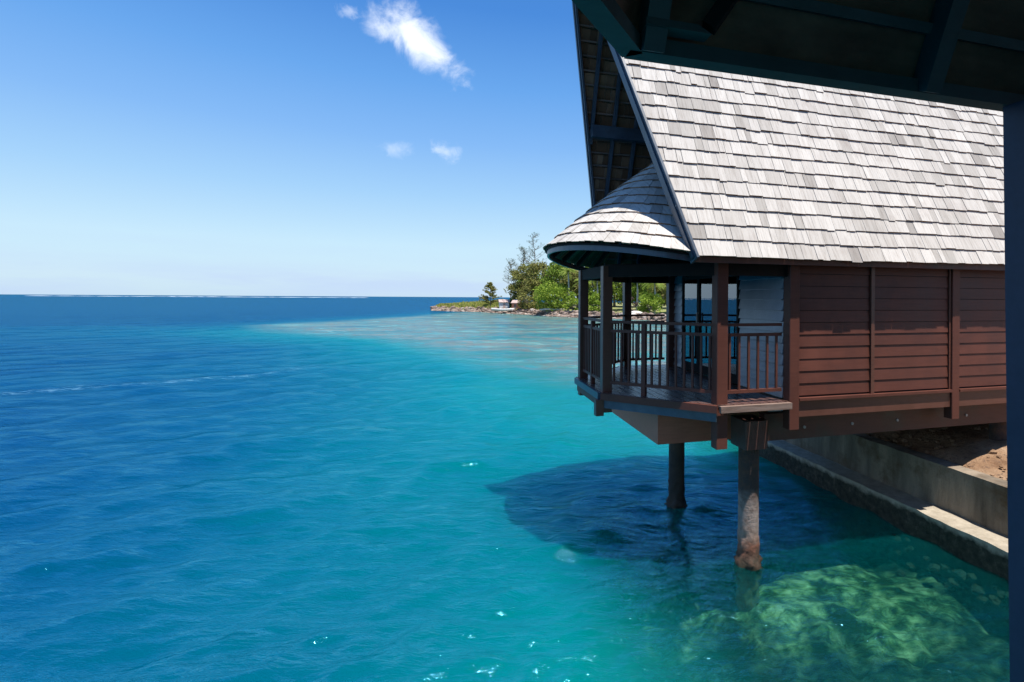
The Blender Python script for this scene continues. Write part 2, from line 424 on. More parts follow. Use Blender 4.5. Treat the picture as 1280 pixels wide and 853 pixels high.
# lapped siding
def siding(b,p0,p1,z0,z1,out,bh=.172,seed=1,lap=.016):
    rr=random.Random(seed); p0=Vector((*p0,0)); p1=Vector((*p1,0)); o=Vector((*out,0))
    z=z0
    while z<z1-.01:
        t=min(z+bh,z1)-(.012 if lap>.03 else .007); e=rr.uniform(-.002,.002)
        a,c=p0,p1
        b.hexa([a+Vector((0,0,z)),c+Vector((0,0,z)),c+o*(lap+e)+Vector((0,0,z)),a+o*(lap+e)+Vector((0,0,z)),
                a+Vector((0,0,t)),c+Vector((0,0,t)),c+o*(.006)+Vector((0,0,t)),a+o*(.006)+Vector((0,0,t))])
        z+=bh
VW=-.045
for (a,c,s) in ((UD+.155,2.43,1),(2.49,3.945,2),(4.095,5.45,3),(5.51,6.925,4),(7.075,UEND-.33,5)):
    b=MB(); siding(b,(a,VW),(c,VW),.06,1.92,(0,-1),seed=s); b.build('wall_panel',M['brown'],house)
for x in (2.46,5.48):
    b=MB(); b.box(x-.03,x+.03,-.085,VW,.035,1.90); b.build('batten',M['brown2'],house)
for x in (3.93,6.91):
    b=MB(); b.box(x-.018,x+.0145,-.08,VW,.035,1.90); b.build('batten',M['brown2'],house)
for (a,c) in ((UD+.157,3.944),(4.097,6.924),(7.077,UEND-.326)):
    b=MB(); b.box(a,c,-.115,VW+.01,-.005,.034); b.build('sill',M['brown'],house)
    b=MB(); b.box(a,c,-.075,VW+.06,-.235,-.008); b.build('skirting_board',M['brown2'],house)
# core walls / far and back walls
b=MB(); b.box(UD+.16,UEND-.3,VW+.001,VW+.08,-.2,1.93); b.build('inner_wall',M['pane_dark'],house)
b=MB(); siding(b,(UD,W-.05),(UEND-.3,W-.05),.06,1.92,(0,1),seed=9); b.box(UD+.02,UEND-.3,W-.13,W-.051,-.2,1.93); b.build('wall_panel',M['brown'],house)
b=MB(); siding(b,(UEND-.3,.1),(UEND-.3,W-.1),-.2,1.92,(1,0),seed=10); b.box(UEND-.36,UEND-.301,.14,W-.14,-.2,1.93); b.build('wall_panel',M['brown'],house)
# front wall facing the veranda
b=MB(); siding(b,(UD+.02,.06),(UD+.02,1.24),.02,1.88,(-1,0),.155,11,.034); b.box(UD+.021,UD+.08,.14,1.24,0,1.9); b.build('front_panel',M['frontwall'],house)
b=MB(); siding(b,(UD+.02,3.47),(UD+.02,3.84),.02,1.88,(-1,0),.155,12,.034); b.box(UD+.021,UD+.08,3.47,3.78,0,1.9); b.build('front_panel',M['frontwall'],house)
ys=[1.26,1.99,2.72,3.45]
for y0,y1 in zip(ys[:-1],ys[1:]):
    b=MB(); f=.055
    b.box(UD-.01,UD+.04,y0+.002,y0+f,.01,1.86); b.box(UD-.01,UD+.04,y1-f,y1-.002,.01,1.86)
    b.box(UD-.008,UD+.038,y0+f,y1-f,.01,.16); b.box(UD-.008,UD+.038,y0+f,y1-f,1.79,1.86)
    d=b.build('glazed_door',M['dark'],house)
    b=MB(); b.box(UD+.010,UD+.018,y0+f-.005,y1-f+.005,.155,1.795); b.build('pane',M['glass'],d)
    if y0<2.5:
        b=MB(); b.bar((UD-.05,y1-.03,.95),(UD-.05,y1-.03,1.15),.02,.02); b.bar((UD-.05,y1-.03,.96),(UD-.01,y1-.03,.96),.015,.015);b.bar((UD-.05,y1-.03,1.14),(UD-.01,y1-.03,1.14),.015,.015); b.build('handle',M['metal'],d)
b=MB(); b.box(UD+.1,UEND-.4,.14,W-.14,-.06,-.01); b.build('room_floor',M['deckwood'],house)
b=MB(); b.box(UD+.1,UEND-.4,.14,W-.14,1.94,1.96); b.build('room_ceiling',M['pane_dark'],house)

# deck boards running across, clipped to the veranda outline
o_=.10
DK=[(UD+.0,-o_-.04),(-.06,-o_-.04),(-1.237-o_,1.237-.06),(-1.237-o_,2.683+.06),(-.06,W+o_+.04),(UD+.0,W+o_+.04)]
def span(x):
    if x>-.06: return -o_-.04,W+o_+.04
    k=(x+.06)/(-1.337+.06); return (-o_-.04)+k*(1.177+.14),(W+.14)-k*(1.177+.14)
b=MB(); x=-1.33
while x<UD-.02:
    x1=min(x+.135,UD-.01); g=.006
    a0,a1=span(x+g); c0,c1=span(x1-g)
    for (xa,ya,yb,xb,yc,yd) in ((x+g,a0,a1,x1-g,c0,c1),):
        b.hexa([(xa,ya+.02,-.035),(xb,yc+.02,-.035),(xb,yd-.02,-.035),(xa,yb-.02,-.035),(xa,ya+.02,0),(xb,yc+.02,0),(xb,yd-.02,0),(xa,yb-.02,0)])
    x=x1
deck=b.build('deck',M['deckwood'],house)
for y in (.35,1.3,1.96,2.6,3.55):
    x0=-1.25 if 1.2<y<2.7 else -(min(y,W-y))-.0
    b=MB(); b.box(x0,UD,y-.04,y+.04,-.20,-.036); b.build('joist',M['beam'],deck)
def edge(p,q,m1,m2,w=.05,h=.10,nm='deck_edge_board'):
    b=MB(); b.bar((*p,-.052),(*q,-.052),w,h); b.build(nm,M[m1],deck)
    if m2:
        p=Vector((*p,0)); q=Vector((*q,0)); d=(q-p).normalized(); n=Vector((d.y,-d.x,0))*-1
        inward=Vector((-.1,1.96,0))-(p+q)/2; n=n if n.dot(inward)>0 else -n
        p+=n*.035+d*.02; q+=n*.035-d*.02
        b=MB(); b.bar((p.x,p.y,-.165),(q.x,q.y,-.165),.035,.12); b.build('rim_joist',M[m2],deck)
edge((UD-.01,-.15),(-.07,-.15),'greywood',None,.06,.085)
edge((-.10,-.13),(-1.335,1.155),'brown','slate')
edge((-1.355,1.19),(-1.355,2.73),'slate','brown')
edge((-1.335,2.76),(-.10,4.05),'brown','slate')
edge((-.07,4.07),(UD,4.07),'brown',None)
# bracket block under the front corner
b=MB(); b.box(-1.42,-1.30,1.13,1.25,-.34,-.10); b.build('corner_block',M['brown2'],deck)
# under-floor box girder
b=MB(); b.box(-.60,UD+.2,.72,3.20,-.71,-.235); b.build('floor_girder',M['girder'],house)
b=MB(); b.box(.83,UEND-.2,.20,.34,-.625,-.237); b.build('side_beam',M['beam'],house)
b=MB(); b.box(.83,UEND-.2,W-.34,W-.20,-.625,-.237); b.build('side_beam',M['beam'],house)
for x in (1.5,2.35,3.2,4.6):
    b=MB(); b.tube([(x,.205,-.46),(x,.185,-.46)],.022,8); b.build('bolt',M['metal'],house)
# railing
def rail(p,q,n,newel=None):
    p=Vector((*p,0)); q=Vector((*q,0)); d=(q-p).normalized(); L=(q-p).length
    p=p+d*.075; q=q-d*.075; L=(q-p).length
    for z,w,h,nm in ((1.062,.055,.04,'handrail'),(.925,.045,.042,'upper_rail'),(.15,.05,.045,'lower_rail')):
        b=MB(); b.bar(p+Vector((0,0,z)),q+Vector((0,0,z)),w,h); b.build(nm,M['brown'],house)
    rz=math.atan2(d.y,d.x)
    for i in range(n):
        c=p+d*(L*(i+.5)/n)
        big=newel is not None and i in newel
        b=MB(); b.cbox(c.x,c.y,.07 if big else .032,.07 if big else .032,.0 if big else .17,1.04 if big else .905,rz,.1)
        b.build('newel' if big else 'baluster',M['brown'],house)
rail((UD,0),PC,6)
rail(PC,PB,13,(8,))
rail(PB,PA,12,(6,))
rail(PA,PE,13,(6,))
rail(PE,(UD-.12,W),6)
# piles
def pile(x,y,cap=True,mat='pile'):
    b=MB(); rr=random.Random(int(x*100+y)); n=32; pts=[];rad=[]
    for k in range(90):
        z=-5.2+k*(5.2-.62)/89; pts.append((x,y,z)); rad.append(.145*(1+.25*math.exp(-((z+2.38)/.12)**2)+.10*math.exp(-((z+2.7)/.35)**2)))
    b.tube(pts,rad,n)
    for i,v in enumerate(b.v):
        if v[2]<-1.95:
            k=(noise.noise(Vector(v)*14)*.05+noise.noise(Vector(v)*30)*.03)*(1.5 if -2.75<v[2]<-2.3 else .5)
            b.v[i]=(v[0]+(v[0]-x)*k*6,v[1]+(v[1]-y)*k*6,v[2])
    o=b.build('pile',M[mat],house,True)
    if cap:
        b=MB(); b.cbox(x,y,.36,.42,-.70,-.30,0,.04); b.build('pile_cap',M['beam'],o)
pile(.64,.30); pile(.52,2.55,True,'pile_shaded')
pile(5.6,.4,False); pile(5.6,3.5,False)

# ================================================================ SEA WALL AND SHORE
u0,u1=3.75,4.22
ZW=-2.40   # water level in the local frame
wall=thing('retaining_wall','stained two-step concrete sea wall running under the bungalow along the dirt bank','wall',C0,TH)
def rough_wall(xa,xb,ya,yb,za,zb,name,mat,seed,step=.09,amp=.02):
    """front (low-x) face and top as a noisy grid, closed with back/bottom"""
    b=MB(); ny=int((yb-ya)/step); nz=max(2,int((zb-za)/step)); nx=max(2,int((xb-xa)/step))
    prof=[(xa,za+(zb-za)*k/nz) for k in range(nz+1)]+[(xa+(xb-xa)*k/nx,zb) for k in range(1,nx+1)]+[(xb,za)]
    m=len(prof)
    for j in range(ny+1):
        y=ya+(yb-ya)*j/ny
        for (x,z) in prof:
            p=Vector((x+seed,y,z)); d=noise.fractal(p*2.2,1,2,5)*amp+noise.noise(p*11)*amp*.35
            lip=.05*math.exp(-((z-(za+(zb-za)*.35))/.22)**2) if x==xa else 0
            b.v.append((x+d-(lip*.3 if x==xa else 0),y,z+noise.noise(p*4)*amp*.6 if z>za else z))
    for j in range(ny):
        for k in range(m-1): b.f.append((j*m+k,(j+1)*m+k,(j+1)*m+k+1,j*m+k+1))
    b.f.append(tuple(range(m))); b.f.append(tuple(ny*m+k for k in range(m-1,-1,-1)))
    return b
rough_wall(u0,u1+.02,-14,8.2,ZW-1.6,ZW+.42,'lower_ledge',M['ledge'],0,.09,.022).build('lower_ledge',M['ledge'],wall)
rough_wall(u1,u1+.28,-14,8.2,ZW-.2,ZW+1.12,'upper_wall',M['concrete'],5,.09,.016).build('upper_wall',M['concrete'],wall)
# loose rubble at the foot of the wall
def blob(b,c,r,sq=(1,1,1),seed=0,sub=1):
    import bmesh
    bm=bmesh.new(); bmesh.ops.create_icosphere(bm,subdivisions=sub,radius=1)
    base=len(b.v)
    for v in bm.verts:
        n=1+.45*noise.noise(v.co*1.3+Vector((seed*7.1,seed*3.3,0)))
        b.v.append((c[0]+v.co.x*r*sq[0]*n,c[1]+v.co.y*r*sq[1]*n,c[2]+v.co.z*r*sq[2]*n))
    for f in bm.faces: b.f.append(tuple(base+v.index for v in f.verts))
    bm.free()
b=MB(); rr=random.Random(21)
for k in range(230):
    y=rr.uniform(-6,8); x=u0-abs(rr.gauss(0,.14))-.0; r=rr.uniform(.04,.10)
    p=C0+U*x+V*y; blob(b,(p.x,p.y,rr.uniform(-.55,-.09)),r,(1,1.2,.7),k,2)
b.build('wall_foot_rubble',M['wetrock'],None,label='dark broken stones along the water foot of the concrete sea wall',category='rubble',kind='stuff')
# dirt bank behind the wall
b=MB(); nx,ny=90,150
for i in range(nx+1):
    for j in range(ny+1):
        x=u1+.2+(i/nx)**1.8*30; y=-22+j/ny*32
        hgt=1.03+.62*(1-math.exp(-(x-4.42)/1.3))
        if y<-2: hgt+=.15*min(1,(-2-y)/4)
        p=C0+U*x+V*y
        hgt+=.10*noise.fractal(Vector((x,y,0))*1.2,1,2,5)*min(1,(x-u1-.2)*2)
        b.v.append((p.x,p.y,hgt))
for i in range(nx):
    for j in range(ny):
        a=i*(ny+1)+j; b.f.append((a,a+ny+1,a+ny+2,a+1))
b.build('ground',M['dirt'],None,True,kind='structure')
b=MB(); rr=random.Random(4)
for k in range(420):
    x=u1+.3+abs(rr.gauss(0,1.3)); y=rr.uniform(-3,5); p=C0+U*x+V*y; r=rr.uniform(.012,.055)*(1.5 if rr.random()<.08 else 1)
    blob(b,(p.x,p.y,1.03+.62*(1-math.exp(-(x-4.42)/1.3))+r*.2),r,(1,1.2,.7),k)
b.build('dirt_stones',M['dirt'],None,label='loose brown clods and small stones strewn on the dirt bank under the bungalow',category='stones',kind='stuff')

# ================================================================ THE NEAR PAVILION (over the camera)
near=thing('veranda_roof_shelter','near roof seen from below, dark teal rafters and navy post at right edge','shelter',(0,0,2.40),TH)
NZ=1.92; VK=1.03; UK=.354; RDG=(.95,-1.15,NZ+SL*2.18); RD1=(10,-1.15,NZ+SL*2.18)
Kp=(UK,VK,NZ);Lp=(-.87,-.43,NZ);Mp=(-.87,-1.87,NZ);Np=(UK,-3.33,NZ);E0=(10,VK,NZ);P0=(10,-3.33,NZ)
def shell(pts,faces,th):
    me=MB(); me.add(pts,faces); return me
b=MB(); lo=[E0,Kp,Lp,Mp,Np,P0,RDG,RD1]; cen=Vector((2,-1.15,0))
hi=[]
for p in lo:
    v=Vector(p); dd=Vector((v.x-cen.x,v.y-cen.y,0)); 
    if p in (RDG,RD1): hi.append(v+Vector((0,0,.14)))
    else: hi.append(v+Vector((0,0,.10)))
fs=[(0,1,6,7),(1,2,6),(2,3,6),(3,4,6),(4,5,7,6)]
b.add([Vector(p) for p in lo],fs); b.add(hi,[tuple(reversed(f)) for f in fs])
k=8
for a,c in ((0,1),(1,2),(2,3),(3,4),(4,5)): b.f.append((a,c,c+k,a+k))
b.build('roof_deck',M['neardark'],near)
# eave beam and trims
b=MB(); b.bar((UK-.012,VK-.012,NZ+.012),(10,VK-.012,NZ+.012),.04,.032); b.build('eave_beam',M['nearteal'],near)
b=MB(); b.bar((UK+.0,VK-.01,NZ+.012),(Lp[0],Lp[1]-.01,NZ+.012),.045,.032); b.build('eave_beam',M['nearteal'],near)
b=MB(); b.bar((-.86,-.44,NZ+.012),(-.86,-1.86,NZ+.012),.04,.032); b.bar((-.86,-1.86,NZ+.012),(UK,-3.32,NZ+.012),.04,.032); b.bar((UK,-3.32,NZ+.012),(10,-3.32,NZ+.012),.04,.032); b.build('eave_beam',M['nearteal'],near)
def onr(u,s,h): # on the underside of the main slope
    return Vector((u,VK-ey*s,NZ+ez*s))+Vector((0,ez,ey))*h
for u in (.385,1.09,1.78,2.46,3.14):
    b=MB(); b.bar(onr(u,.01,-.028),onr(u,5.6 if u>.9 else 2.0,-.028),.045,.05,(0,ez,ey)); b.build('rafter',M['nearteal'],near)
for s in (.145,.38,.62,.86,1.1,1.4,1.7,2.0,2.4,2.8,3.3,3.8,4.4,5):
    b=MB(); u_=UK+.02+ey*s*.45
    b.bar(onr(u_,s,-.008),onr(7,s,-.008),.022,.018,(0,ez,ey)); b.build('purlin',M['neardark'] if s>.2 else M['nearteal'],near)
b=MB(); b.hexa([(.36,.955,NZ+.03),(.50,.955,NZ+.03),(.50,.99,NZ+.03),(.36,.99,NZ+.03),(.36,.955,NZ+.045),(.47,.955,NZ+.045),(.47,.99,NZ+.045),(.36,.99,NZ+.045)]); b.build('bracket',M['nearteal'],near)
b=MB(); b.bar((.50,.97,NZ+.05),(.66,.9,NZ+.30),.03,.03); b.build('brace',M['dark'],near)
b=MB(); siding(b,(1.95,.70),(9.6,.70),.04,NZ,(0,1),seed=31); b.box(1.96,9.6,.60,.699,-.3,NZ); b.build('wall_panel',M['brown'],near)
b=MB(); siding(b,(1.95,-2.9),(9.6,-2.9),.04,NZ,(0,-1),seed=32); b.box(1.96,9.6,-2.899,-2.8,-.3,NZ); b.build('wall_panel',M['brown'],near)
b=MB(); b.box(1.951,2.03,-2.79,-1.9,-.3,NZ); b.box(1.951,2.03,-.3,.59,-.3,NZ); b.box(1.951,2.03,-1.899,-.301,1.7,NZ); b.build('wall_panel',M['frontwall'],near)
b=MB(); b.box(1.95,9.6,-2.8,.6,NZ+.005,NZ+.03); b.box(2.05,9.6,-2.79,.59,-.29,-.2); b.build('room_lining',M['dark'],near)
# the post, leaning a touch
b=MB(); 
up=1.10+.5
b.hexa([(1.462,.86,-2.6),(1.612,.86,-2.6),(1.612,1.01,-2.6),(1.462,1.01,-2.6),(1.354,.86,NZ-.005),(1.504,.86,NZ-.005),(1.504,1.01,NZ-.005),(1.354,1.01,NZ-.005)])
b.build('post',M['nearpost'],near)
b=MB()
for (x0,x1) in ((-1.1,0.9),(.9,3),(3,6.8)):
    pass
x=-1.05
while x<1.85:
    y1=.78 if x>.25 else .78-(.25-x)
    b.box(x+.004,x+.131,-3.0,y1,-.035,0); x+=.135
b.build('deck',M['deckwood'],near)
b=MB(); b.box(-.9,1.9,-.1,.0,-.25,-.037); b.box(-.9,1.9,-2.5,-2.4,-.25,-.037); b.build('joist',M['beam'],near)
for (x,y) in ((.3,-.05),(3.2,-.05),(.3,-2.45),(3.2,-2.45)):
    b=MB(); b.tube([(x,y,-5),(x,y,-.26)],.14,16); b.build('pile',M['pile'],near,True)
for (x,y) in ((3.2,.80),(-.78,-1.15),(.4,-3.1),(3.2,-3.1)):
    b=MB(); b.cbox(x,y,.14,.14,-.3 if y>0 else 0,NZ,0,.06); b.build('post',M['nearpost'],near)

# ================================================================ SPIT
shore=[(-49,150),(-46,146),(-40,141),(-32,136),(-25,127),(-19,120),(-12,110),(-8.5,105),(-3,101),(3,96),(8,92),(14,75),(16,50),(10,28),(2.1,15.8)]
# land sheet: near shoreline to back line
back=[(-49,151),(-47,153),(-42,157),(-34,160),(-20,168),(0,180),(20,200),(45,210),(75,210),(100,200),(120,160),(120,120),(110,60),(80,30),(34,20)]
def interp(poly,t):
    n=len(poly)-1; f=t*n; i=min(int(f),n-1); f-=i; return poly[i][0]*(1-f)+poly[i+1][0]*f, poly[i][1]*(1-f)+poly[i+1][1]*f
def landz(k,t):  # k across 0..1 from the near shore
    h=min(1,k*9)*.9+min(1,k*2.2)*1.1
    return -.35+h*1.25*(min(1,.35+t*3))
b=MB(); nt_,nk=160,44
for i in range(nt_+1):
    t=i/nt_; a=interp(shore,t); c=interp(back,t)
    for j in range(nk+1):
        k=(j/nk)**1.7
        x=a[0]*(1-k)+c[0]*k; y=a[1]*(1-k)+c[1]*k
        z=landz(k,t) if k<.93 else landz(k,t)*(1-k)/.07-.3
        z+=.18*noise.fractal(Vector((x,y,0))*.25,1,2,4)
        b.v.append((x,y,z))
for i in range(nt_):
    for j in range(nk):
        a=i*(nk+1)+j; b.f.append((a,a+nk+1,a+nk+2,a+1))
b.build('spit_land',M['land'],None,True,kind='structure')
def land_at(px,extra,frac=None):
    """a point on the spit seen in photo column px, `extra` metres behind the shore, and its ground height"""
    r=(px-PPX)/F
    best=None
    for i in range(2000):
        t=i/2000*.75; a=interp(shore,t)
        e=abs(a[0]/a[1]-r)
        if best is None or e<best[0]: best=(e,t,a)
        if best[0]<e-.05: break
    t,a=best[1],best[2]; d=a[1]+extra
    x=r*d
    c=interp(back,t); L=math.hypot(c[0]-a[0],c[1]-a[1]); k=min(.9,extra/L)
    return Vector((x,d,landz(k,t)-.05)),d
# rocks along the shore
b=MB(); rr=random.Random(8)
for i in range(1500):
    t=rr.random()**.9*.74; a=interp(shore,t)
    dd=rr.uniform(-1.0,2.6); z=-.15+max(0,dd)*.42+rr.uniform(-.1,.15)
    r=rr.uniform(.22,.6)
    blob(b,(a[0]+rr.uniform(-.8,.8),a[1]+dd,z),r,(1.3,1,.75),i)
b.build('shore_rocks',M['rock'],None,label='brown tumbled rocks edging the wooded spit at the waterline',category='rocks',kind='stuff')
# grass
b=MB(); rr=random.Random(9)
for i in range(9000):
    t=rr.random()*.42; a=interp(shore,t); c=interp(back,t); L=math.hypot(c[0]-a[0],c[1]-a[1])
    e=2.3+rr.random()**1.3*min(14,L*.7); k=e/L
    if k>.9: continue
    x=a[0]*(1-k)+c[0]*k; y=a[1]*(1-k)+c[1]*k; z=landz(k,t)-.1
    h=rr.uniform(.4,1.05)*(1+.5*noise.noise(Vector((x,y,0))*.35)); w=rr.uniform(.15,.4); an=rr.uniform(0,6.28)
    dx,dy=math.cos(an)*w/2,math.sin(an)*w/2; lx,ly=rr.uniform(-.25,.25),rr.uniform(-.25,.25)
    b.add([(x-dx,y-dy,z),(x+dx,y+dy,z),(x+lx+dx*.2,y+ly+dy*.2,z+h),(x+lx-dx*.2,y+ly-dy*.2,z+h*.9)],[(0,1,2,3)])
b.build('grass',M['grass'],None,label='tall yellow green grass covering the low end of the spit',category='grass',kind='stuff')

# ---------------------------------------------------------------- trees
def leaf_cloud(b,c,r,n,size,rr,sq=(1,1,1)):
    for _ in range(n):
        while True:
            p=Vector((rr.uniform(-1,1),rr.uniform(-1,1),rr.uniform(-1,1)))
            if .15<p.length<1: break
        p=Vector((p.x*r*sq[0],p.y*r*sq[1],p.z*r*sq[2]))+Vector(c)
        s=size*rr.uniform(.55,1.3)
        a=Vector((rr.gauss(0,1),rr.gauss(0,1),rr.gauss(0,.7))).normalized(); q=a.cross(Vector((rr.gauss(0,1),rr.gauss(0,1),rr.gauss(0,1)))).normalized()
        b.add([p-a*s,p-q*s*.45,p+a*s,p+q*s*.45],[(0,1,2,3)])
def tree(px,extra,top_py,wid,label,mat,cat='tree',name='broadleaf_tree',group='trees on the spit',clumps=34,leaves=95,size=.30,trunk_m='bark',sparse=1.,low=.22,seed=0,lean=0,upness=1.):
    rr=random.Random(seed*13+5); base,d=land_at(px,extra)
    H=EYE-(top_py-(368.1+.006*px))/F*d-base.z
    o=thing(name,label,cat,base,0,group)
    rw=wid/F*d/2
    tb=MB(); cr=MB()
    fork=H*.3
    tb.tube([(0,0,-.3),(lean*.1,0,fork*.5),(lean*.25,0,fork)],[H*.032,H*.026,H*.022],8)
    cc=Vector((lean*.6,0,H*(low+1)/2)); hh=H*(1-low)/2
    cl=[]
    for k in range(clumps):
        while True:
            p=Vector((rr.uniform(-1,1),rr.uniform(-1,1),rr.uniform(-1,1)))
            if p.length<1: break
        if p.length<.55: p=p*(.6/max(.1,p.length))
        taper=1-.25*max(0,p.z)
        q=cc+Vector((p.x*rw*.85*taper,p.y*rw*.85*taper,p.z*hh*.88))
        rcl=rr.uniform(.16,.30)*min(rw,hh)*1.35
        cl.append((q,rcl))
        leaf_cloud(cr,q,rcl,int(leaves*rr.uniform(.6,1.3)*sparse),size,rr,(1.15,1.15,.8))
    for q,rc in cl[:14]:
        m=(Vector((lean*.25,0,fork))+q)*.5+Vector((0,0,-.2*rr.random()*H*.2))
        tb.tube([(lean*.25,0,fork*.95),m,q],[H*.014,H*.008,H*.003],5,False)
    tb.build('trunk',M[trunk_m],o,True); cr.build('crown',M[mat],o)
    return o
tree(650,9,327,34,'olive leafed tree at the seaward left edge of the spit wood','leaf_olive',seed=1,low=.12,clumps=44)
tree(672,14,323,46,'tall olive broadleaf tree standing above the bright green bush on the spit','leaf_olive',seed=2,low=.15,clumps=50)
tree(697,18,321,44,'tall green broadleaf tree left of the pale palm trunk on the spit','leaf_green',seed=3,low=.12,clumps=48)
tree(722,20,328,44,'green broadleaf tree just left of the front veranda post, back in the wood','leaf_olive',seed=4,low=.1,clumps=46)
tree(748,16,330,46,'green tree showing between the two front veranda posts','leaf_green',seed=5,low=.08,clumps=46)
tree(782,20,322,54,'dense green tree behind the narrow gap at the far veranda post','leaf_green',seed=6,low=.08,clumps=50)
tree(806,16,332,44,'green tree filling the veranda opening beside the grey siding','leaf_green',seed=7,low=.05,clumps=50)
tree(838,18,328,48,'green tree behind the grey end siding of the bungalow','leaf_olive',seed=8,low=.05,clumps=40)
tree(690,3.5,350,52,'round bright yellow green bush on the rocks below the tall trees','leaf_bright','bush','bush','bushes on the spit',clumps=44,leaves=120,size=.24,low=.02,seed=10)
tree(716,3.5,364,24,'small bright green bush at the foot of the pale palm trunk','leaf_bright','bush','bush','bushes on the spit',clumps=18,leaves=80,size=.22,low=.02,seed=11)
tree(660,5,358,40,'dull olive bush left of the bright green bush','leaf_olive','bush','bush','bushes on the spit',clumps=26,leaves=90,size=.25,low=.02,seed=12)
tree(746,5,362,30,'green bush seen between the two front veranda posts','leaf_bright','bush','bush','bushes on the spit',clumps=20,leaves=90,size=.24,low=.02,seed=13)
tree(812,6,362,36,'leafy green bush in the veranda opening next to the grey siding','leaf_bright','bush','bush','bushes on the spit',clumps=26,leaves=90,size=.24,low=.02,seed=14)
tree(789,5,366,18,'purplish dark shrub beside the pale rock in the veranda opening','leaf_purple','bush','bush','bushes on the spit',clumps=12,leaves=80,size=.2,low=.02,seed=15)
tree(638,8,372,18,'low green shrub between the orange shed and the tall wood','leaf_green','bush','bush','bushes on the spit',clumps=12,leaves=70,size=.2,low=.02,seed=16)
for i,(px,ex,tp,wd_,lab) in enumerate(((668,34,326,50,'rear tree filling the gap between the two leftmost tall trees'),(706,38,322,56,'rear tree rising behind the pale palm trunk'),(738,36,326,56,'rear tree behind the first veranda post'),(768,36,326,50,'rear tree seen just right of the second veranda post'),(795,38,325,50,'rear tree in the middle of the open veranda bay'),(826,36,326,56,'rear tree at the right of the open veranda bay'))):
    tree(px,ex,tp,wd_,lab,'leaf_olive' if i%2 else 'leaf_green',seed=30+i,low=.02,clumps=50,leaves=85,size=.34)
# small conifer
def conifer(px,extra,top_py,label,seed):
    rr=random.Random(seed); base,d=land_at(px,extra); H=EYE-(top_py-(368.1+.006*px))/F*d-base.z
    o=thing('conifer_tree',label,'tree',base)
    t=MB(); t.tube([(0,0,-.2),(.05,0,H*.5),(0,0,H)],[.12,.08,.02],6); c=MB()
    for k in range(60):
        z=H*(.10+.88*(k/60)); r=(1-k/60)**.6*H*.52+.15; a=rr.uniform(0,6.28); L=r*rr.uniform(.6,1.05)
        e=Vector((math.cos(a)*L,math.sin(a)*L,z+L*.25)); t.tube([(0,0,z),e],[.03,.01],4,False)
        for q in range(5):
            leaf_cloud(c,Vector((0,0,z)).lerp(e,.35+.16*q),.25,16,.17,rr)
    t.build('trunk',M['bark'],o); c.build('crown',M['leaf_olive'],o)
conifer(613,7,353,'small dark conifer standing alone in the grass near the tip of the spit',3)
# thin bare trees
def bare(px,extra,top_py,label,seed):
    rr=random.Random(seed); base,d=land_at(px,extra); H=EYE-(top_py-(368.1+.006*px))/F*d-base.z
    o=thing('bare_tree',label,'tree',base,0,'thin bare trees above the wood'); t=MB(); c=MB()
    pts=[(0,0,-.3)]+[(.35*math.sin(k*1.1+seed),0,H*k/8) for k in range(1,9)]
    t.tube(pts,[.2-.021*k for k in range(9)],6)
    for k in range(34):
        z=H*rr.uniform(.45,.98); a=rr.uniform(0,6.28); L=(1.15-z/H)*H*.26+.5
        e=Vector((math.cos(a)*L,math.sin(a)*L*.6,z+L*rr.uniform(.3,.9))); s=Vector((.35*math.sin(z/H*8.8+seed),0,z))
        t.tube([s,s.lerp(e,.5)+Vector((0,0,-.1)),e],[.06,.04,.018],4,False)
        for m in range(4):
            f=s.lerp(e,rr.uniform(.3,1)); g=f+Vector((rr.uniform(-.7,.7),rr.uniform(-.5,.5),rr.uniform(.1,.8))); t.tube([f,g],[.025,.012],3,False)
            if rr.random()<.8: leaf_cloud(c,g,.32,7,.13,rr)
    t.build('trunk',M['bark'],o); c.build('crown',M['leaf_dark'],o)
bare(667,22,294,'tallest thin bare tree rising above the wood',2)
bare(655,20,312,'thin bare tree left of the tallest bare one',5)
bare(640,12,328,'short wispy bare tree at the seaward edge of the wood',9)
# palms
def palm(px,extra,top_py,label,seed,H=None):
    rr=random.Random(seed); base,d=land_at(px,extra); H=EYE-(top_py-(368.1+.006*px))/F*d-base.z-1.0
    o=thing('palm_tree',label,'palm tree',base,0,'palms on the spit'); t=MB()
    t.tube([(0,0,-.3),(.1,0,H*.3),(.15,0,H*.65),(0,0,H)],[.26,.2,.17,.15],8); t.build('trunk',M['palebark'],o,True)
    c=MB()
    for k in range(20):
        a=k/20*6.28+rr.uniform(-.15,.15); el=rr.uniform(-.1,1.1); L=rr.uniform(2.3,3.1); pts=[]
        for i in range(8):
            s=i/7; r=L*s*math.cos(el*(1-s*.4)); z=L*(math.sin(el)*s-.75*s*s)
            pts.append(Vector((math.cos(a)*r,math.sin(a)*r,H+z)))
        side=Vector((-math.sin(a),math.cos(a),0))
        for i in range(7):
            for m in range(4):
                p=pts[i].lerp(pts[i+1],m/4); w=.75*math.sin(min(1,(i+m/4)/7+.12)*math.pi)**.6
                dn=(pts[i+1]-pts[i]).normalized()*.35
                for sg in (1,-1):
                    e=p+side*sg*w*.8+dn+Vector((0,0,-.35*w)); c.add([p,p+dn*.28,e],[(0,1,2)])
    c.build('crown',M['leaf_palm'],o)
palm(710,8,334,'palm with a straight pale trunk beside the bright green bush',1)
palm(728,7,346,'palm with fronds hanging just left of the front veranda post',2)
palm(746,9,340,'palm showing between the two front veranda posts',3)
palm(796,9,340,'palm with drooping fronds in the open veranda bay',4)
palm(818,8,345,'palm close to the grey siding in the veranda opening',6)

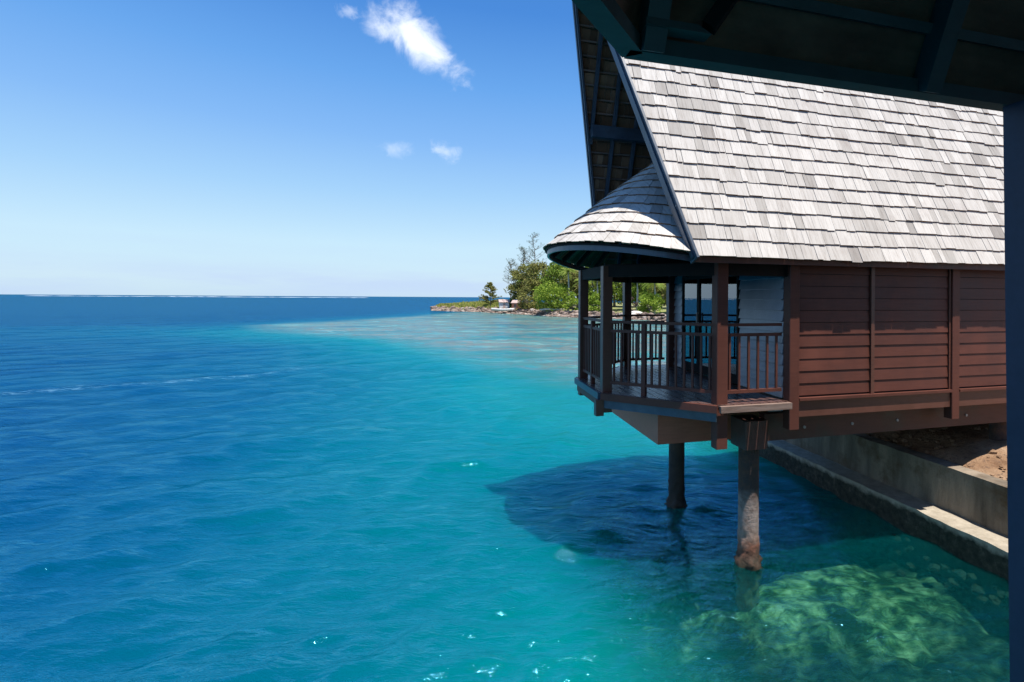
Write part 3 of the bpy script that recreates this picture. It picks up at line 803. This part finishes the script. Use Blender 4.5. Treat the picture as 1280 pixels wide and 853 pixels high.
# sheds, boat, log, pale rock
def shed(px,extra,w,h,name,label,mw,mr,seed):
    base,d=land_at(px,extra); o=thing(name,label,'shed',base,.3*seed)
    b=MB(); b.box(-w/2,w/2,-w*.4,w*.4,0,h*.75); b.add([(-w/2,-w*.4,h*.75),(-w/2,w*.4,h*.75),(-w/2,0,h),(w/2,-w*.4,h*.75),(w/2,w*.4,h*.75),(w/2,0,h)],[(0,2,1),(3,4,5)]); b.build('wall',M[mw],o)
    b=MB(); b.hexa([(-w*.58,-w*.5,h*.70),(w*.58,-w*.5,h*.70),(w*.58,0,h+.0),(-w*.58,0,h+.0),(-w*.58,-w*.5,h*.75),(w*.58,-w*.5,h*.75),(w*.58,0,h+.06),(-w*.58,0,h+.06)])
    b.hexa([(-w*.58,0,h),(w*.58,0,h),(w*.58,w*.5,h*.70),(-w*.58,w*.5,h*.70),(-w*.58,0,h+.06),(w*.58,0,h+.06),(w*.58,w*.5,h*.75),(-w*.58,w*.5,h*.75)]); b.build('roof',M[mr],o)
    b=MB(); b.box(-.3,.25,-w*.4-.03,-w*.4-.003,0,h*.62); b.build('door',M['bark'] if mw!='white' else M['pinkroof'],o)
shed(630,4.5,2.3,2.3,'shed','white shed with a faded pink roof in the grass of the spit','white','pinkroof',1)
shed(646,5,1.9,2.4,'shed','small orange shed at the left edge of the wood','orange','pinkroof',-1)
def boat(px,py):
    d=124; p=at(px,d,py=py); o=thing('rowing_boat','small white open boat lying on the rocks of the spit','boat',(p.x,p.y,p.z),.05)
    b=MB(); n=14; L=5.4
    for shellk,(o1,zz) in enumerate(((1,0),(.86,.09))):
        for i in range(n+1):
            s=i/n; w=(math.sin(min(1,(s+.28)/1.28*1.0)*math.pi)**.6)*.85*o1 if s<1 else .02
            w=max(.03,w); x=(s-.5)*L*(1 if shellk==0 else .96); sh=.18*(2*s-1)**2
            for k in range(7):
                a=math.pi*k/6; b.v.append((x,-math.cos(a)*w,.65+sh-math.sin(a)**.7*.62*(1 if shellk==0 else .88)+zz*0))
    for sI in range(2):
        B=sI*(n+1)*7
        for i in range(n):
            for k in range(6):
                f=(B+i*7+k,B+(i+1)*7+k,B+(i+1)*7+k+1,B+i*7+k+1); b.f.append(f if sI else f[::-1])
    B=(n+1)*7
    for i in range(n):
        for k in (0,6): b.f.append((i*7+k,(i+1)*7+k,B+(i+1)*7+k,B+i*7+k))
    b.f.append(tuple(range(7))); b.f.append(tuple(n*7+k for k in range(7)))
    b.build('hull',M['white'],o,True)
    for x in (-1.3,0,1.1):
        b=MB(); b.box(x-.13,x+.13,-.6,.6,.42,.46); b.build('thwart',M['log'],o)
boat(629,389.5)
p,d=land_at(690,1.4)
b=MB(); b.tube([(-2.6,0,0),(-1,.1,.15),(.8,0,.05),(2.6,.2,.2)],[.16,.2,.17,.08],8); b.tube([(.8,0,.1),(1.4,-.3,.6)],[.07,.03],6)
o=b.build('driftwood_log',M['log'],None,True,label='bleached driftwood log lying on the rocks below the bright green bush',category='log'); o.location=(p.x,p.y,1.25)
b=MB(); blob(b,(0,0,0),1.0,(1.7,1,.55),3,3); 
p,d=land_at(794,2.0); o=b.build('pale_boulder',M['log'],None,True,label='large pale boulder on the shore seen through the veranda opening',category='rock'); o.location=(p.x,p.y,.9)

# breakers on the outer reef
b=MB(); rr=random.Random(2); D=1500
px=30
while px<455:
    L=rr.uniform(6,40); h=rr.uniform(.3,.55)
    a=at(px,D+rr.uniform(-40,40),0); c=at(px+L,D+rr.uniform(-40,40),0)
    n=6
    for k in range(n):
        s0,s1=k/n,(k+1)/n; p0=a.lerp(c,s0); p1=a.lerp(c,s1); hh0=h*math.sin(s0*math.pi)+.1; hh1=h*math.sin(s1*math.pi)+.1
        b.hexa([(p0.x,p0.y,-.3),(p1.x,p1.y,-.3),(p1.x,p1.y+9,-.3),(p0.x,p0.y+9,-.3),(p0.x,p0.y+2,hh0),(p1.x,p1.y+2,hh1),(p1.x,p1.y+5,hh1*.8),(p0.x,p0.y+5,hh0*.8)])
    px+=L-rr.uniform(1,4)
b.build('reef_breakers',M['foam'],None,label='thin white line of surf breaking on the outer reef at the horizon',category='surf',kind='stuff')

# ================================================================ WATER
angs=np.concatenate([np.radians(np.linspace(-62,60,620)),np.radians(np.linspace(61.5,296.5,80))])
dist=np.concatenate([[.4],np.geomspace(1.2,260,640),np.geomspace(270,38000,46)])
A,Dm=np.meshgrid(angs,dist,indexing='ij')
X=np.sin(A)*Dm; Y=np.cos(A)*Dm
rng=np.random.default_rng(4)
Z=np.zeros_like(X); DX=np.zeros_like(X); DY=np.zeros_like(X)
spacing=np.maximum(Dm*.0088,.02)
wind=math.radians(-70)
for i in range(110):
    lam=.30*(6.0/.30)**(rng.random()**1.25)
    th=wind+rng.normal(0,.55)+(.9 if rng.random()<.25 else 0)
    k=2*np.pi/lam; kx,ky=math.cos(th)*k,math.sin(th)*k
    amp=.0072*lam**.62*(1 if lam<2.5 else .7)*rng.uniform(.5,1.4)
    fade=np.clip((lam/spacing-3.0)/4.0,0,1)
    # amplitude groups so that crests come and go
    g=.55+.45*np.sin(X*rng.normal(0,.35)+Y*rng.normal(0,.35)+rng.uniform(0,6.28))
    ph=X*kx+Y*ky+rng.uniform(0,6.28)+.35*np.sin(X*.5*math.sin(th)+Y*.5*math.cos(th)+i)
    c,s=np.cos(ph),np.sin(ph)
    Z+=amp*fade*g*c; DX-=amp*fade*g*s*math.cos(th)*.8; DY-=amp*fade*g*s*math.sin(th)*.8
xs,ys=X.copy(),Y.copy()
# calmer in the lee of the sea wall
lee=1-.45*np.clip((xs+1.0)/3.5,0,1)*np.clip((11-Dm)/3,0,1)
lee*=.66+.34*np.clip((Dm-5)/4,0,1)
Z*=lee; DX*=lee; DY*=lee
X=X+DX; Y=Y+DY
def sstep(a,b_,x):
    t=np.clip((x-a)/(b_-a),0,1); return t*t*(3-2*t)
# cheap smooth pseudo-noise
def pn(x,y,sc_,seed,n=7):
    r=np.random.default_rng(seed); o=np.zeros_like(x)
    for _ in range(n):
        a=r.uniform(0,6.28); f=sc_*r.uniform(.6,1.9); o+=np.sin((x*math.cos(a)+y*math.sin(a))*f+r.uniform(0,6.28)+1.3*np.sin((x*math.sin(a)-y*math.cos(a))*f*.6+r.uniform(0,6.28)))
    return o/n*1.4
# reef flat: polygon in the plan of the lagoon (near edge, then far edge)
reef=[(-41,64),(-36,58),(-22,46.5),(-11,35),(-5,28.5),(-1,24.5),(5,22),(14,22),(30,60),(60,200),(-20,175),(-38,152),(-37,128),(-38,105),(-42,82),(-46,68)]
def sdist(px_,py_,poly):
    dmin=np.full(px_.shape,1e9); inside=np.zeros(px_.shape,bool)
    n=len(poly)
    for i in range(n):
        (x1,y1),(x2,y2)=poly[i],poly[(i+1)%n]
        ex,ey_=x2-x1,y2-y1; t=np.clip(((px_-x1)*ex+(py_-y1)*ey_)/(ex*ex+ey_*ey_),0,1)
        dd=np.hypot(px_-x1-t*ex,py_-y1-t*ey_); dmin=np.minimum(dmin,dd)
        cond=((y1>py_)!=(y2>py_)); 
        with np.errstate(divide='ignore',invalid='ignore'):
            xi=(x2-x1)*(py_-y1)/((y2-y1) if y2!=y1 else 1e-9)+x1
        inside^=(cond&(px_<xi))
    return np.where(inside,-dmin,dmin)
wn=pn(xs,ys,.10,1)
sd=sdist(xs+wn*1.5,ys+pn(xs,ys,.12,2)*2.0,reef)
seaward=(xs+.55*ys>(-40+.55*59)) # not used for colour beyond the crest
near_side=sstep(70,40,ys)   # turquoise apron lies on the lagoon side
sand=np.exp(-np.maximum(sd,0)/np.where(ys<65,10.0+7*sstep(40,60,ys),9.0))
sand=sand*(0.50+.45*near_side)
sand=np.maximum(sand,0)
right=sstep(-14,2,xs-.0)*sstep(2.5,12,ys)*sstep(30,22,ys)
sand=np.clip(sand+.33*right+.07*pn(xs,ys,.25,5)*sstep(60,20,ys),0,1)
# lagoon body: brighter towards the shore at the right
body=sstep(-16,2,xs+.15*(ys-8))*sstep(40,10,ys)*.42
near=sstep(-3.5,1.0,xs-.25*(ys-6))*sstep(9.5,5.2,ys)*.42
shallow=np.clip(np.maximum(sand,0)+body*.55+near+.05*pn(xs,ys,.5,8)*sstep(60,20,ys)*.6,0,1)
reefm=sstep(2.5,-4.5,sd)
# clear water over the stony bottom by the sea wall
ul=(xs-C0.x)*U.x+(ys-C0.y)*U.y; vl=(xs-C0.x)*V.x+(ys-C0.y)*V.y
clear=sstep(-2.6,-.2,ul+.25*pn(xs,ys,1.1,9))*sstep(13,7,ys)
me=bpy.data.meshes.new('water')
na,nd=X.shape
co=np.stack([X,Y,Z],-1).reshape(-1,3)
idx=np.arange(na*nd).reshape(na,nd)
a=idx; bq=np.roll(idx,-1,axis=0)
q=np.stack([a[:,:-1],a[:,1:],bq[:,1:],bq[:,:-1]],-1).reshape(-1,4)[:, ::-1]
me.vertices.add(len(co)); me.vertices.foreach_set('co',co.ravel())
me.loops.add(q.size); me.loops.foreach_set('vertex_index',q.ravel().astype(np.int32))
me.polygons.add(len(q)); me.polygons.foreach_set('loop_start',np.arange(0,q.size,4,dtype=np.int32)); me.polygons.foreach_set('loop_total',np.full(len(q),4,dtype=np.int32))
me.polygons.foreach_set('use_smooth',np.ones(len(q),bool))
me.update(); me.validate()
ax,ay,bx,by=-23.5,18.6,-15.5,28.5
tt=((xs-ax)*(bx-ax)+(ys-ay)*(by-ay))/((bx-ax)**2+(by-ay)**2); ln=math.hypot(bx-ax,by-ay)
dl=((xs-ax)*(by-ay)-(ys-ay)*(bx-ax))/ln+.8*np.sin(tt*7)
slick=np.exp(-(dl/.55)**2)*sstep(-.1,.2,tt)*sstep(1.15,.8,tt)
for nm,arr in (('slick',slick),('shallow',shallow),('reef',reefm),('clear',clear)):
    at_=me.attributes.new(nm,'FLOAT','POINT'); at_.data.foreach_set('value',arr.ravel().astype(np.float32))
wo=bpy.data.objects.new('water',me); COL.objects.link(wo); wo['kind']='structure'
def ridge(nt,vec,scl):
    n=nt.nodes.new('ShaderNodeTexNoise'); n.noise_type='RIDGED_MULTIFRACTAL'; n.inputs['Scale'].default_value=1; n.inputs['Detail'].default_value=5; n.inputs['Roughness'].default_value=.55
    n.inputs['Distortion'].default_value=.25
    mp=nt.nodes.new('ShaderNodeMapping'); mp.inputs['Scale'].default_value=scl; mp.inputs['Rotation'].default_value=(0,0,math.radians(14)); nt.links.new(vec,mp.inputs[0]); nt.links.new(mp.outputs[0],n.inputs['Vector'])
    return n.outputs['Fac']
def water_mat():
    m,nt,_,_=newmat('lagoon_water'); L=nt.links.new
    def att(n): 
        k=nt.nodes.new('ShaderNodeAttribute'); k.attribute_name=n; return k.outputs['Fac']
    tc=nt.nodes.new('ShaderNodeTexCoord').outputs['Object']
    sh=att('shallow'); rf=att('reef'); cl=att('clear')
    big=noisetex(nt,.09,4,.6,tc)
    sh2=mth(nt,'ADD',sh,mth(nt,'MULTIPLY',mth(nt,'SUBTRACT',big,.5),.16),True)
    col=ramp(nt,sh2,[(0,(.0,.026,.090)),(.15,(.0,.042,.108)),(.38,(.0,.072,.130)),(.62,(.0,.130,.155)),(.85,(.0,.180,.180)),(1,(.008,.205,.190))])
    # coral flat under thin water
    r1=noisetex(nt,1,6,.7,tc,(.16,.42,1),.6); r2=noisetex(nt,1,6,.7,tc,(.8,1.6,1))
    rc=ramp(nt,r1,[(.34,(.05,.24,.24)),(.44,(.15,.22,.19)),(.50,(.28,.22,.16)),(.56,(.09,.28,.26)),(.66,(.36,.44,.33)),(.72,(.12,.25,.24))])
    rc=mixc(nt,ramp(nt,r2,[(.45,(0,0,0)),(.62,(.7,.7,.7))]),rc,(.19,.145,.11))
    rf2=mth(nt,'MULTIPLY',rf,ramp(nt,noisetex(nt,1,5,.65,tc,(.06,.16,1)),[(.36,(.35,.35,.35)),(.52,(1,1,1))]))
    col=mixc(nt,rf2,col,rc)
    fm=ramp(nt,noisetex(nt,1,5,.7,tc,(1.6,4.5,1)),[(.50,(0,0,0)),(.64,(1,1,1))])
    col=mixc(nt,mth(nt,'MULTIPLY',mth(nt,'MULTIPLY',fm,att('slick')),.55),col,(.32,.50,.62))
    # wave normals
    n1=noisetex(nt,1,5,.62,tc,(2.0,5.5,1),.3); n2=ridge(nt,tc,(.38,1.25,1)); n3=noisetex(nt,1,4,.6,tc,(.10,.28,1))
    h=mth(nt,'ADD',mth(nt,'MULTIPLY',n1,.045),mth(nt,'ADD',mth(nt,'MULTIPLY',n2,.075),mth(nt,'MULTIPLY',n3,.35)))
    bmp=bumpn(nt,h,1.0,1.1)
    df=N(nt,'ShaderNodeSubsurfaceScattering'); df.falloff='BURLEY'; df.inputs['Scale'].default_value=6; df.inputs['Radius'].default_value=(.6,1,1); colb=mixc(nt,1.0,col,(.70,.86,.88),'MULTIPLY'); L(colb,df.inputs[0]); L(bmp,df.inputs['Normal'])
    d2=N(nt,'ShaderNodeBsdfDiffuse'); L(colb,d2.inputs[0]); L(bmp,d2.inputs['Normal'])
    dm=N(nt,'ShaderNodeMixShader'); dm.inputs[0].default_value=.4; L(df.outputs[0],dm.inputs[1]); L(d2.outputs[0],dm.inputs[2])
    tr=N(nt,'ShaderNodeBsdfTransparent'); tr.inputs[0].default_value=(.45,.82,.72,1)
    x1=N(nt,'ShaderNodeMixShader')
    op=mth(nt,'SUBTRACT',1.0,mth(nt,'MULTIPLY',cl,.86))
    L(op,x1.inputs[0]); L(tr.outputs[0],x1.inputs[1]); L(dm.outputs[0],x1.inputs[2])
    gl=N(nt,'ShaderNodeBsdfGlossy'); gl.inputs['Roughness'].default_value=.06; L(bmp,gl.inputs['Normal'])
    gl.inputs[0].default_value=(.22,.70,1,1)
    fr=N(nt,'ShaderNodeFresnel'); fr.inputs[0].default_value=1.33; L(bmp,fr.inputs['Normal'])
    # distant chop shows its faces, not a mirror: cap the reflectance
    frc=mth(nt,'MINIMUM',mth(nt,'MULTIPLY',fr.outputs[0],2.6),.31)
    x2=N(nt,'ShaderNodeMixShader'); L(frc,x2.inputs[0]); L(x1.outputs[0],x2.inputs[1]); L(gl.outputs[0],x2.inputs[2])
    o=N(nt,'ShaderNodeOutputMaterial'); L(x2.outputs[0],o.inputs[0]); return m
me.materials.append(water_mat())

# seabed by the sea wall
b=MB(); nx,ny=230,300
for i in range(nx+1):
    for j in range(ny+1):
        ul_=-9+i/nx*14.5; vl_=-12+j/ny*24
        p=C0+U*ul_+V*vl_
        z=-.55-.30*max(0,1.0-ul_)+.28*noise.fractal(Vector((p.x,p.y,3))*.7,1,2,5)+.10*noise.noise(Vector((p.x,p.y,8))*3.5)
        b.v.append((p.x,p.y,min(z+.16*max(0,noise.noise(Vector((p.x*2.1,p.y*2.1,1))))+.05*noise.noise(Vector((p.x*7,p.y*7,2))),-.45)))
for i in range(nx):
    for j in range(ny):
        a=i*(ny+1)+j; b.f.append((a,a+ny+1,a+ny+2,a+1))
def bed_mat():
    m,nt,_,_=newmat('coral_seabed')
    tc=nt.nodes.new('ShaderNodeTexCoord').outputs['Object']
    mp=nt.nodes.new('ShaderNodeMapping'); mp.inputs['Rotation'].default_value=(0,0,0); nt.links.new(tc,mp.inputs[0])
    # sunlit pool painted as a pale coral ellipse, shade and dark rock around
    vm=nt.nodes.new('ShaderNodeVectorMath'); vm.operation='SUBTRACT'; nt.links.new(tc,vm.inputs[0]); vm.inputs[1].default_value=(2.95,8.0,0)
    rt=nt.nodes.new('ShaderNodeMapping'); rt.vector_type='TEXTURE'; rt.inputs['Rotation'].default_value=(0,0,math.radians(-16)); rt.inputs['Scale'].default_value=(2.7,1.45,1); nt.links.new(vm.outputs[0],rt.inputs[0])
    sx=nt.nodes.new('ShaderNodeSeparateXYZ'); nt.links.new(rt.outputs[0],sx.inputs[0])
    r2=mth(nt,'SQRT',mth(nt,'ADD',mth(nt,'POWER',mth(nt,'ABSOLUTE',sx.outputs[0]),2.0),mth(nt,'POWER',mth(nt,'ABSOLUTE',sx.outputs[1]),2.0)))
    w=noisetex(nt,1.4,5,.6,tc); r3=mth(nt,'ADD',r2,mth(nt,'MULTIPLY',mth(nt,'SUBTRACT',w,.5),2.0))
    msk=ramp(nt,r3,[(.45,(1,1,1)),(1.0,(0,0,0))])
    f=noisetex(nt,3.2,9,.78,tc,(.8,1.7,1),.7)
    vo=nt.nodes.new('ShaderNodeTexVoronoi'); vo.feature='SMOOTH_F1'; vo.inputs['Scale'].default_value=3.1; vo.inputs['Smoothness'].default_value=.35
    wm=nt.nodes.new('ShaderNodeVectorMath'); wm.operation='ADD'; nt.links.new(tc,wm.inputs[0]); nn=nt.nodes.new('ShaderNodeTexNoise'); nn.inputs['Scale'].default_value=2.2; nt.links.new(tc,nn.inputs['Vector']); nt.links.new(nn.outputs['Color'],wm.inputs[1]); nt.links.new(wm.outputs[0],vo.inputs['Vector'])
    f=mth(nt,'SUBTRACT',mth(nt,'ADD',f,.17),mth(nt,'MULTIPLY',vo.outputs['Distance'],.42))
    
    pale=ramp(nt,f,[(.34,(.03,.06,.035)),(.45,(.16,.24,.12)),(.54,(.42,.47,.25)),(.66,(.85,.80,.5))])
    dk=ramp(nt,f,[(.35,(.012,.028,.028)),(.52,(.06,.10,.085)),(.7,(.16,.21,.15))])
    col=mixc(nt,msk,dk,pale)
    principled(nt,col,.9,.1,bumpn(nt,f,1,.15)); return m
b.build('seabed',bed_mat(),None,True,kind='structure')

# ================================================================ SKY, SUN, CAMERA
su,sv,sz=.10,-.26,.96
S=(U*su+V*sv+Vector((0,0,sz))).normalized()
elev=math.asin(S.z); rot=math.atan2(S.x,S.y)
SKYK=7.1
wd=bpy.data.worlds.new('World'); sc.world=wd; wd.use_nodes=True; nt=wd.node_tree; nt.nodes.clear(); L=nt.links.new
sky=nt.nodes.new('ShaderNodeTexSky'); sky.sky_type='NISHITA'; sky.sun_disc=False; sky.sun_elevation=elev; sky.sun_rotation=rot
sky.altitude=0; sky.air_density=1.0; sky.dust_density=.25; sky.ozone_density=2.2
hs=nt.nodes.new('ShaderNodeHueSaturation'); hs.inputs['Saturation'].default_value=1.22; hs.inputs['Value'].default_value=1.0; hs.inputs['Hue'].default_value=.5
L(sky.outputs[0],hs.inputs['Color'])
tc=nt.nodes.new('ShaderNodeTexCoord').outputs['Generated']
sp0=nt.nodes.new('ShaderNodeSeparateXYZ'); L(tc,sp0.inputs[0]); K=SKYK
grad=ramp(nt,sp0.outputs[2],[(0,(.56,.77,.95)),(.03,(.60,.80,.97)),(.09,(.60,.84,1.0)),(.18,(.40,.68,1.0)),(.27,(.25,.52,.97)),(.36,(.15,.41,.90)),(.47,(.07,.27,.75)),(1,(.03,.12,.4))])
sc_n=nt.nodes.new('ShaderNodeVectorMath'); sc_n.operation='SCALE'; L(grad,sc_n.inputs[0]); sc_n.inputs['Scale'].default_value=K
base_sky=mixc(nt,.88,hs.outputs[0],sc_n.outputs[0])
def cloudmask(px,py,rx,ry,ang,scale,lo,hi,amt,seed,soft=1.0):
    d=Vector(((px-PPX)/F,1,(368.1+.006*px-py)/F)).normalized()
    e1=Vector((d.y,-d.x,0)).normalized(); e2=e1.cross(d).normalized()
    ca,sa=math.cos(ang),math.sin(ang); a1=e1*ca+e2*sa; a2=-e1*sa+e2*ca
    def dot(v,k):
        n=nt.nodes.new('ShaderNodeVectorMath'); n.operation='DOT_PRODUCT'; L(tc,n.inputs[0]); n.inputs[1].default_value=v/k; return n.outputs['Value']
    x=dot(a1,rx/F); y=dot(a2,ry/F); z=dot(d,1)
    r=mth(nt,'SQRT',mth(nt,'ADD',mth(nt,'MULTIPLY',x,x),mth(nt,'MULTIPLY',y,y)))
    n=noisetex(nt,scale,8,.62,tc,None,.4)
    n2=noisetex(nt,scale*.33,3,.5,tc,None,.2)
    v=mth(nt,'SUBTRACT',mth(nt,'ADD',mth(nt,'MULTIPLY',n,1.1),mth(nt,'MULTIPLY',n2,.7)),mth(nt,'MULTIPLY',r,.55*soft))
    k=ramp(nt,v,[(lo,(0,0,0)),(hi,(1,1,1))],'EASE')
    return mth(nt,'MULTIPLY',mth(nt,'MULTIPLY',k,amt),mth(nt,'GREATER_THAN',z,.3))
col=base_sky
for args in ((517,50,74,30,math.radians(-33),17,.37,.88,.97,0),(557,190,24,17,-.5,44,.45,.95,.42,1),(493,187,30,15,0,40,.45,1.0,.30,2),(436,14,18,14,0,50,.55,.95,.35,3),(480,38,30,24,0,26,.62,.95,.5,3)):
    col=mixc(nt,cloudmask(*args),col,(7.6,8.1,9.0))
# thin bands of far cloud low over the sea
sp=nt.nodes.new('ShaderNodeSeparateXYZ'); L(tc,sp.inputs[0])
bn=noisetex(nt,1,6,.6,tc,(3.0,3.0,26))
band=mth(nt,'MULTIPLY',ramp(nt,sp.outputs[2],[(.0,(.55,.55,.55)),(.022,(.8,.8,.8)),(.05,(.25,.25,.25)),(.12,(.0,.0,.0))]),ramp(nt,bn,[(.42,(0,0,0)),(.62,(1,1,1))]))
col=mixc(nt,mth(nt,'MULTIPLY',band,.8),col,(3.9,4.9,6.9))
bg=nt.nodes.new('ShaderNodeBackground'); bg.inputs[1].default_value=.10; L(col,bg.inputs[0])
wo_=nt.nodes.new('ShaderNodeOutputWorld'); L(bg.outputs[0],wo_.inputs[0])
ld=bpy.data.lights.new('sun','SUN'); ld.energy=5.0; ld.angle=math.radians(.53); ld.color=(1,.955,.89)
lo_=bpy.data.objects.new('sun',ld); COL.objects.link(lo_); lo_.rotation_euler=(-S).to_track_quat('-Z','Y').to_euler(); lo_.location=(0,0,30)
cam=bpy.data.cameras.new('camera'); co_=bpy.data.objects.new('camera',cam); COL.objects.link(co_); sc.camera=co_
cam.sensor_width=36; cam.lens=F/PXW*36; cam.shift_x=(640-PPX)/PXW; cam.shift_y=-(426.5-PPY)/PXW; cam.clip_end=60000; cam.clip_start=.05
co_.location=(0,0,EYE); co_.rotation_euler=(Matrix.Rotation(math.radians(90),3,'X')@Matrix.Rotation(math.radians(.344),3,'Z')).to_euler()
sc.view_settings.view_transform='Standard'; sc.view_settings.look='None'; sc.view_settings.gamma=1; sc.view_settings.use_curve_mapping=False; sc.view_settings.exposure=.5
sc.cycles.max_bounces=8; sc.cycles.transparent_max_bounces=8; sc.cycles.caustics_reflective=False; sc.cycles.caustics_refractive=False
